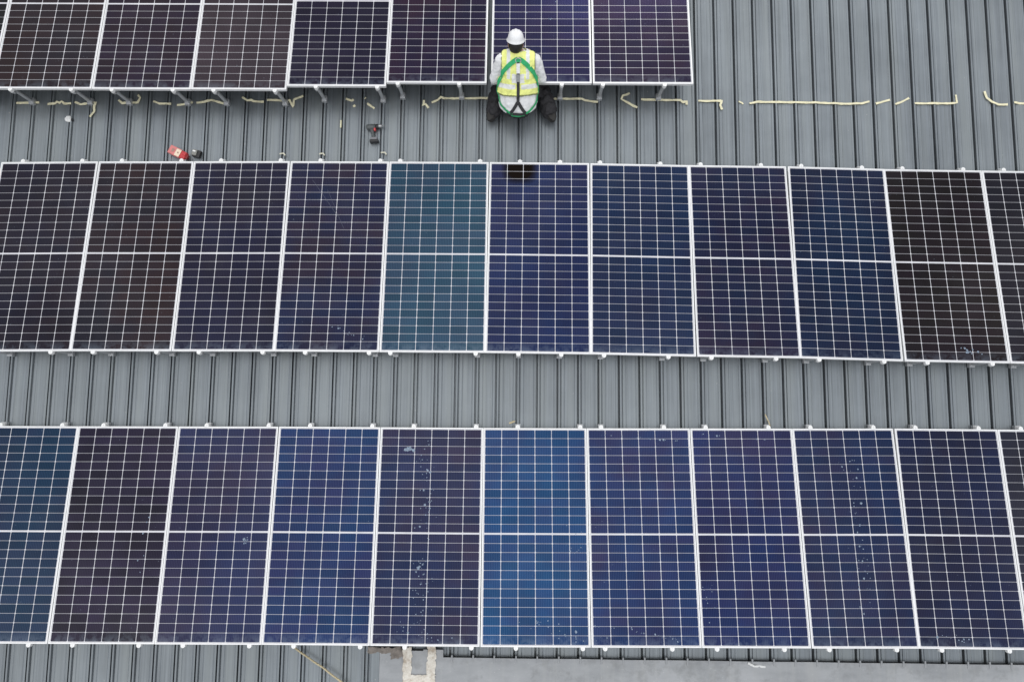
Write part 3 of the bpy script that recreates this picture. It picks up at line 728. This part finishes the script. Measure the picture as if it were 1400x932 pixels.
# boots
M_boot = simple('black_leather', (.020, .018, .017), .5, 0, .3, 40); M_sole = simple('rubber_sole', (.03, .028, .026), .8)
for s in (-1, 1):
    a = an[s]; fdir = Vector((s * .42, -.90, -.24)).normalized()      # kneeling: toes down, soles to the back
    bm = bmesh.new(); add_capsule(bm, a + Vector((0, .03, .0)), a + fdir * .03, .076, .072)
    add_capsule(bm, a + fdir * .02, a + fdir * .11, .068, .062); add_capsule(bm, a + fdir * .08, a + fdir * .125 + Vector((0, 0, -.012)), .062, .054)
    bt_ = link('boot', remeshed('boot', bm, .009, 3), M_boot, body)
    side = fdir.cross(Vector((0, 0, 1))).normalized(); up = side.cross(fdir).normalized(); bm = bmesh.new()
    ring = [(.045 * math.cos(q) * (1 if math.sin(q) > 0 else .82), .128 * math.sin(q)) for q in [2 * math.pi * k / 24 for k in range(24)]]
    lo = [bm.verts.new(a + fdir * (.065 + v * .85) + side * u + up * .046) for u, v in ring]; hi = [bm.verts.new(a + fdir * (.065 + v * .85) + side * u * .96 + up * .066) for u, v in ring]
    bm.faces.new(hi); bm.faces.new(lo[::-1])
    for k in range(24): bm.faces.new((lo[k], lo[(k + 1) % 24], hi[(k + 1) % 24], hi[k]))
    bm_obj('sole', bm, M_sole, bt_)
# vest: a shell over the torso, open at arms, neck and hem
M_lime = simple('lime_vest_fabric', (.90, .94, .30), .75, 0, .12, 20, .5)
M_refl = simple('silver_reflective_tape', (.80, .81, .78), .45, 0, .06, 30)
M_pipe = simple('dark_piping', (.22, .24, .10), .8)
bm = bmesh.new(); torso(bm, .024, -.02, .56)
for s in (-1, 1): add_capsule(bm, ax(.46) + X * s * .09, sh[s] - X * s * .02, .100, .088)
vm = remeshed('safety_vest', bm, .008, 5, .034, .06)
bm = bmesh.new(); bm.from_mesh(vm)
kill = []
for f in bm.faces:
    c = f.calc_center_median(); l = c - P0; s = l.dot(D); u = c.x - CX; n = l.dot(N)
    if s < .088 + .012 * math.sin(u * 9) - u * .05: kill.append(f)
    elif s > .47 and (u * u + (n - .0) ** 2) < .088 ** 2 : kill.append(f)
    elif s > .565: kill.append(f)
    elif abs(u) > .186 and s > .27: kill.append(f)
bmesh.ops.delete(bm, geom=kill, context='FACES')
for f in bm.faces:
    c = f.calc_center_median(); l = c - P0; s = l.dot(D); u = c.x - CX
    if s < .102 + .012 * math.sin(u * 9) - u * .05 or (abs(u) > .179 and s > .27): f.material_index = 2
    elif .085 < abs(u) < .125 and s > .27: f.material_index = 1
    elif .165 < s < .215: f.material_index = 1 if abs(u) > .03 else 0
    elif abs(u) < .07 and .23 < s < .33: f.material_index = 1
bm.to_mesh(vm); bm.free(); vm.materials.append(M_lime); vm.materials.append(M_refl); vm.materials.append(M_pipe)
vest = link('safety_vest', vm, None, body); so = vest.modifiers.new('thick', 'SOLIDIFY'); so.thickness = .004; so.offset = 1
# harness laid on the clothes
allv, allf = [], []
for o in (shirt, vest, tr):
    b0 = len(allv); allv += [v.co.copy() for v in o.data.vertices]; allf += [[b0 + i for i in p.vertices] for p in o.data.polygons]
BV = BVHTree.FromPolygons(allv, allf)
def wrap(path, off=.011, step=.012):
    pts, nrm = [], []
    for (s0, t0), (s1, t1) in zip(path, path[1:]):
        n = max(2, int(math.hypot(s1 - s0, R(t1 - t0) * .15) / step))
        for k in range(n if (s1, t1) != path[-1] else n + 1):
            s = s0 + (s1 - s0) * k / n; t = R(t0 + (t1 - t0) * k / n)
            d = N * math.cos(t) + X * math.sin(t); h = BV.ray_cast(ax(s) + d * .7, -d, .69)
            if h[0] is None: continue
            pts.append(h[0] + d * off); nrm.append((d * .6 + h[1] * .4).normalized() if h[1].dot(d) > 0 else d)
    for _ in range(3):
        q = pts[:]
        for i in range(1, len(pts) - 1): q[i] = (pts[i - 1] + pts[i] * 2 + pts[i + 1]) / 4
        pts = q
    return pts, nrm
M_gre = simple('green_webbing', (.03, .42, .15), .7, 0, .2, 60)
M_strap = simple('black_webbing', (.03, .03, .033), .7, 0, .3, 60)
M_gstrap = simple('grey_webbing', (.30, .31, .31), .7, 0, .2, 60)
har = bpy.data.objects.new('safety_harness', None); C.objects.link(har); har.parent = body
def strap(name, paths, w, mat, th=.0035, off=.011):
    bm = bmesh.new()
    for pth in paths:
        pts, nrm = wrap(pth, off)
        if len(pts) > 2: add_ribbon(bm, pts, nrm, w, th)
    return bm_obj(name, bm, mat, har)
for s in (-1, 1):
    strap('shoulder_strap', [[(.482, s * 2), (.470, s * 16), (.425, s * 36), (.35, s * 56), (.27, s * 70), (.19, s * 80)]], .050, M_gre)
    strap('side_strap', [[(.20, s * 80), (.12, s * 84), (.03, s * 74), (-.05, s * 62), (-.10, s * 44), (-.13, s * 26)]], .026, M_gre, off=.011)
    strap('thigh_strap', [[(.02, s * 2), (-.03, s * 12), (-.08, s * 24), (-.12, s * 40), (-.13, s * 62)]], .036, M_strap, off=.010)
strap('seat_strap', [[(-.135, -38), (-.142, 0), (-.135, 38)]], .034, M_gre, off=.006)
strap('belt_strap', [[(-.118, -46), (-.122, -20), (-.122, 20), (-.118, 46)]], .030, M_strap, off=.012)
strap('back_strap', [[(.45, 0), (.30, 0), (.15, 1), (.02, 0)]], .034, M_strap, off=.009)
strap('back_pad', [[(.44, 0), (.34, 0)]], .040, M_shirt, off=.013)
strap('pad_buckle', [[(.33, 0), (.25, 0)]], .042, M_gstrap, off=.014)
h = BV.ray_cast(ax(.47) + N * .7, -N)
bm = bmesh.new(); add_tube(bm, [h[0] + N * .016 + X * .030 * math.cos(a) + D * .026 * math.sin(a) for a in [2 * math.pi * k / 24 for k in range(25)]], .006, 8)
bm_obj('d_ring', bm, M_steel, har, True)
bm = bmesh.new(); add_box(bm, (0, 0, 0), (.075, .05, .010), bevel=.004); o = bm_obj('ring_plate', bm, M_gre, har); o.matrix_local = Matrix.Translation(h[0] + N * .009) @ Matrix((X.to_4d(), D.to_4d(), N.to_4d(), (0, 0, 0, 1))).transposed().to_3x3().to_4x4()
# hard hat
M_hat = simple('white_helmet', (.86, .86, .86), .32, 0, .03, 20)
HT = Matrix.Translation(headc + hu * .030) @ HM3.to_4x4() @ Matrix.Diagonal((.72, .88, .82, 1))
bm = bmesh.new()
lathe(bm, [(.140, .012), (.141, .016), (.124, .024), (.121, .045), (.112, .080), (.092, .112), (.060, .132), (.025, .141), (.003, .142), (.003, .138), (.05, .128), (.10, .08), (.115, .03), (.115, .012)], 40, HT)
hat = bm_obj('hard_hat', bm, M_hat, body, True)
bm = bmesh.new()
for off, w in ((0, .022), (-.045, .014), (.045, .014)):
    pts = []; nr = []
    for k in range(13):
        q = -1.25 + 2.5 * k / 12; rr = .118 if off == 0 else .106
        p_ = Vector((off, math.sin(q) * rr, .026 + math.cos(q) * (.118 if off == 0 else .108))); pts.append(HT @ p_); nr.append((HM3 @ Vector((off * 3, math.sin(q), math.cos(q)))).normalized())
    add_ribbon(bm, pts, nr, w, .006)
bm_obj('ridge', bm, M_hat, hat)
bm = bmesh.new()
pts = [HT @ Vector((.112 * math.cos(a), .112 * math.sin(a), -.006)) for a in [2 * math.pi * k / 32 for k in range(33)]]
add_ribbon(bm, pts, [(p_ - headc - hu * .024).normalized() for p_ in pts], .030, .003); bm_obj('headband', bm, M_black, hat)
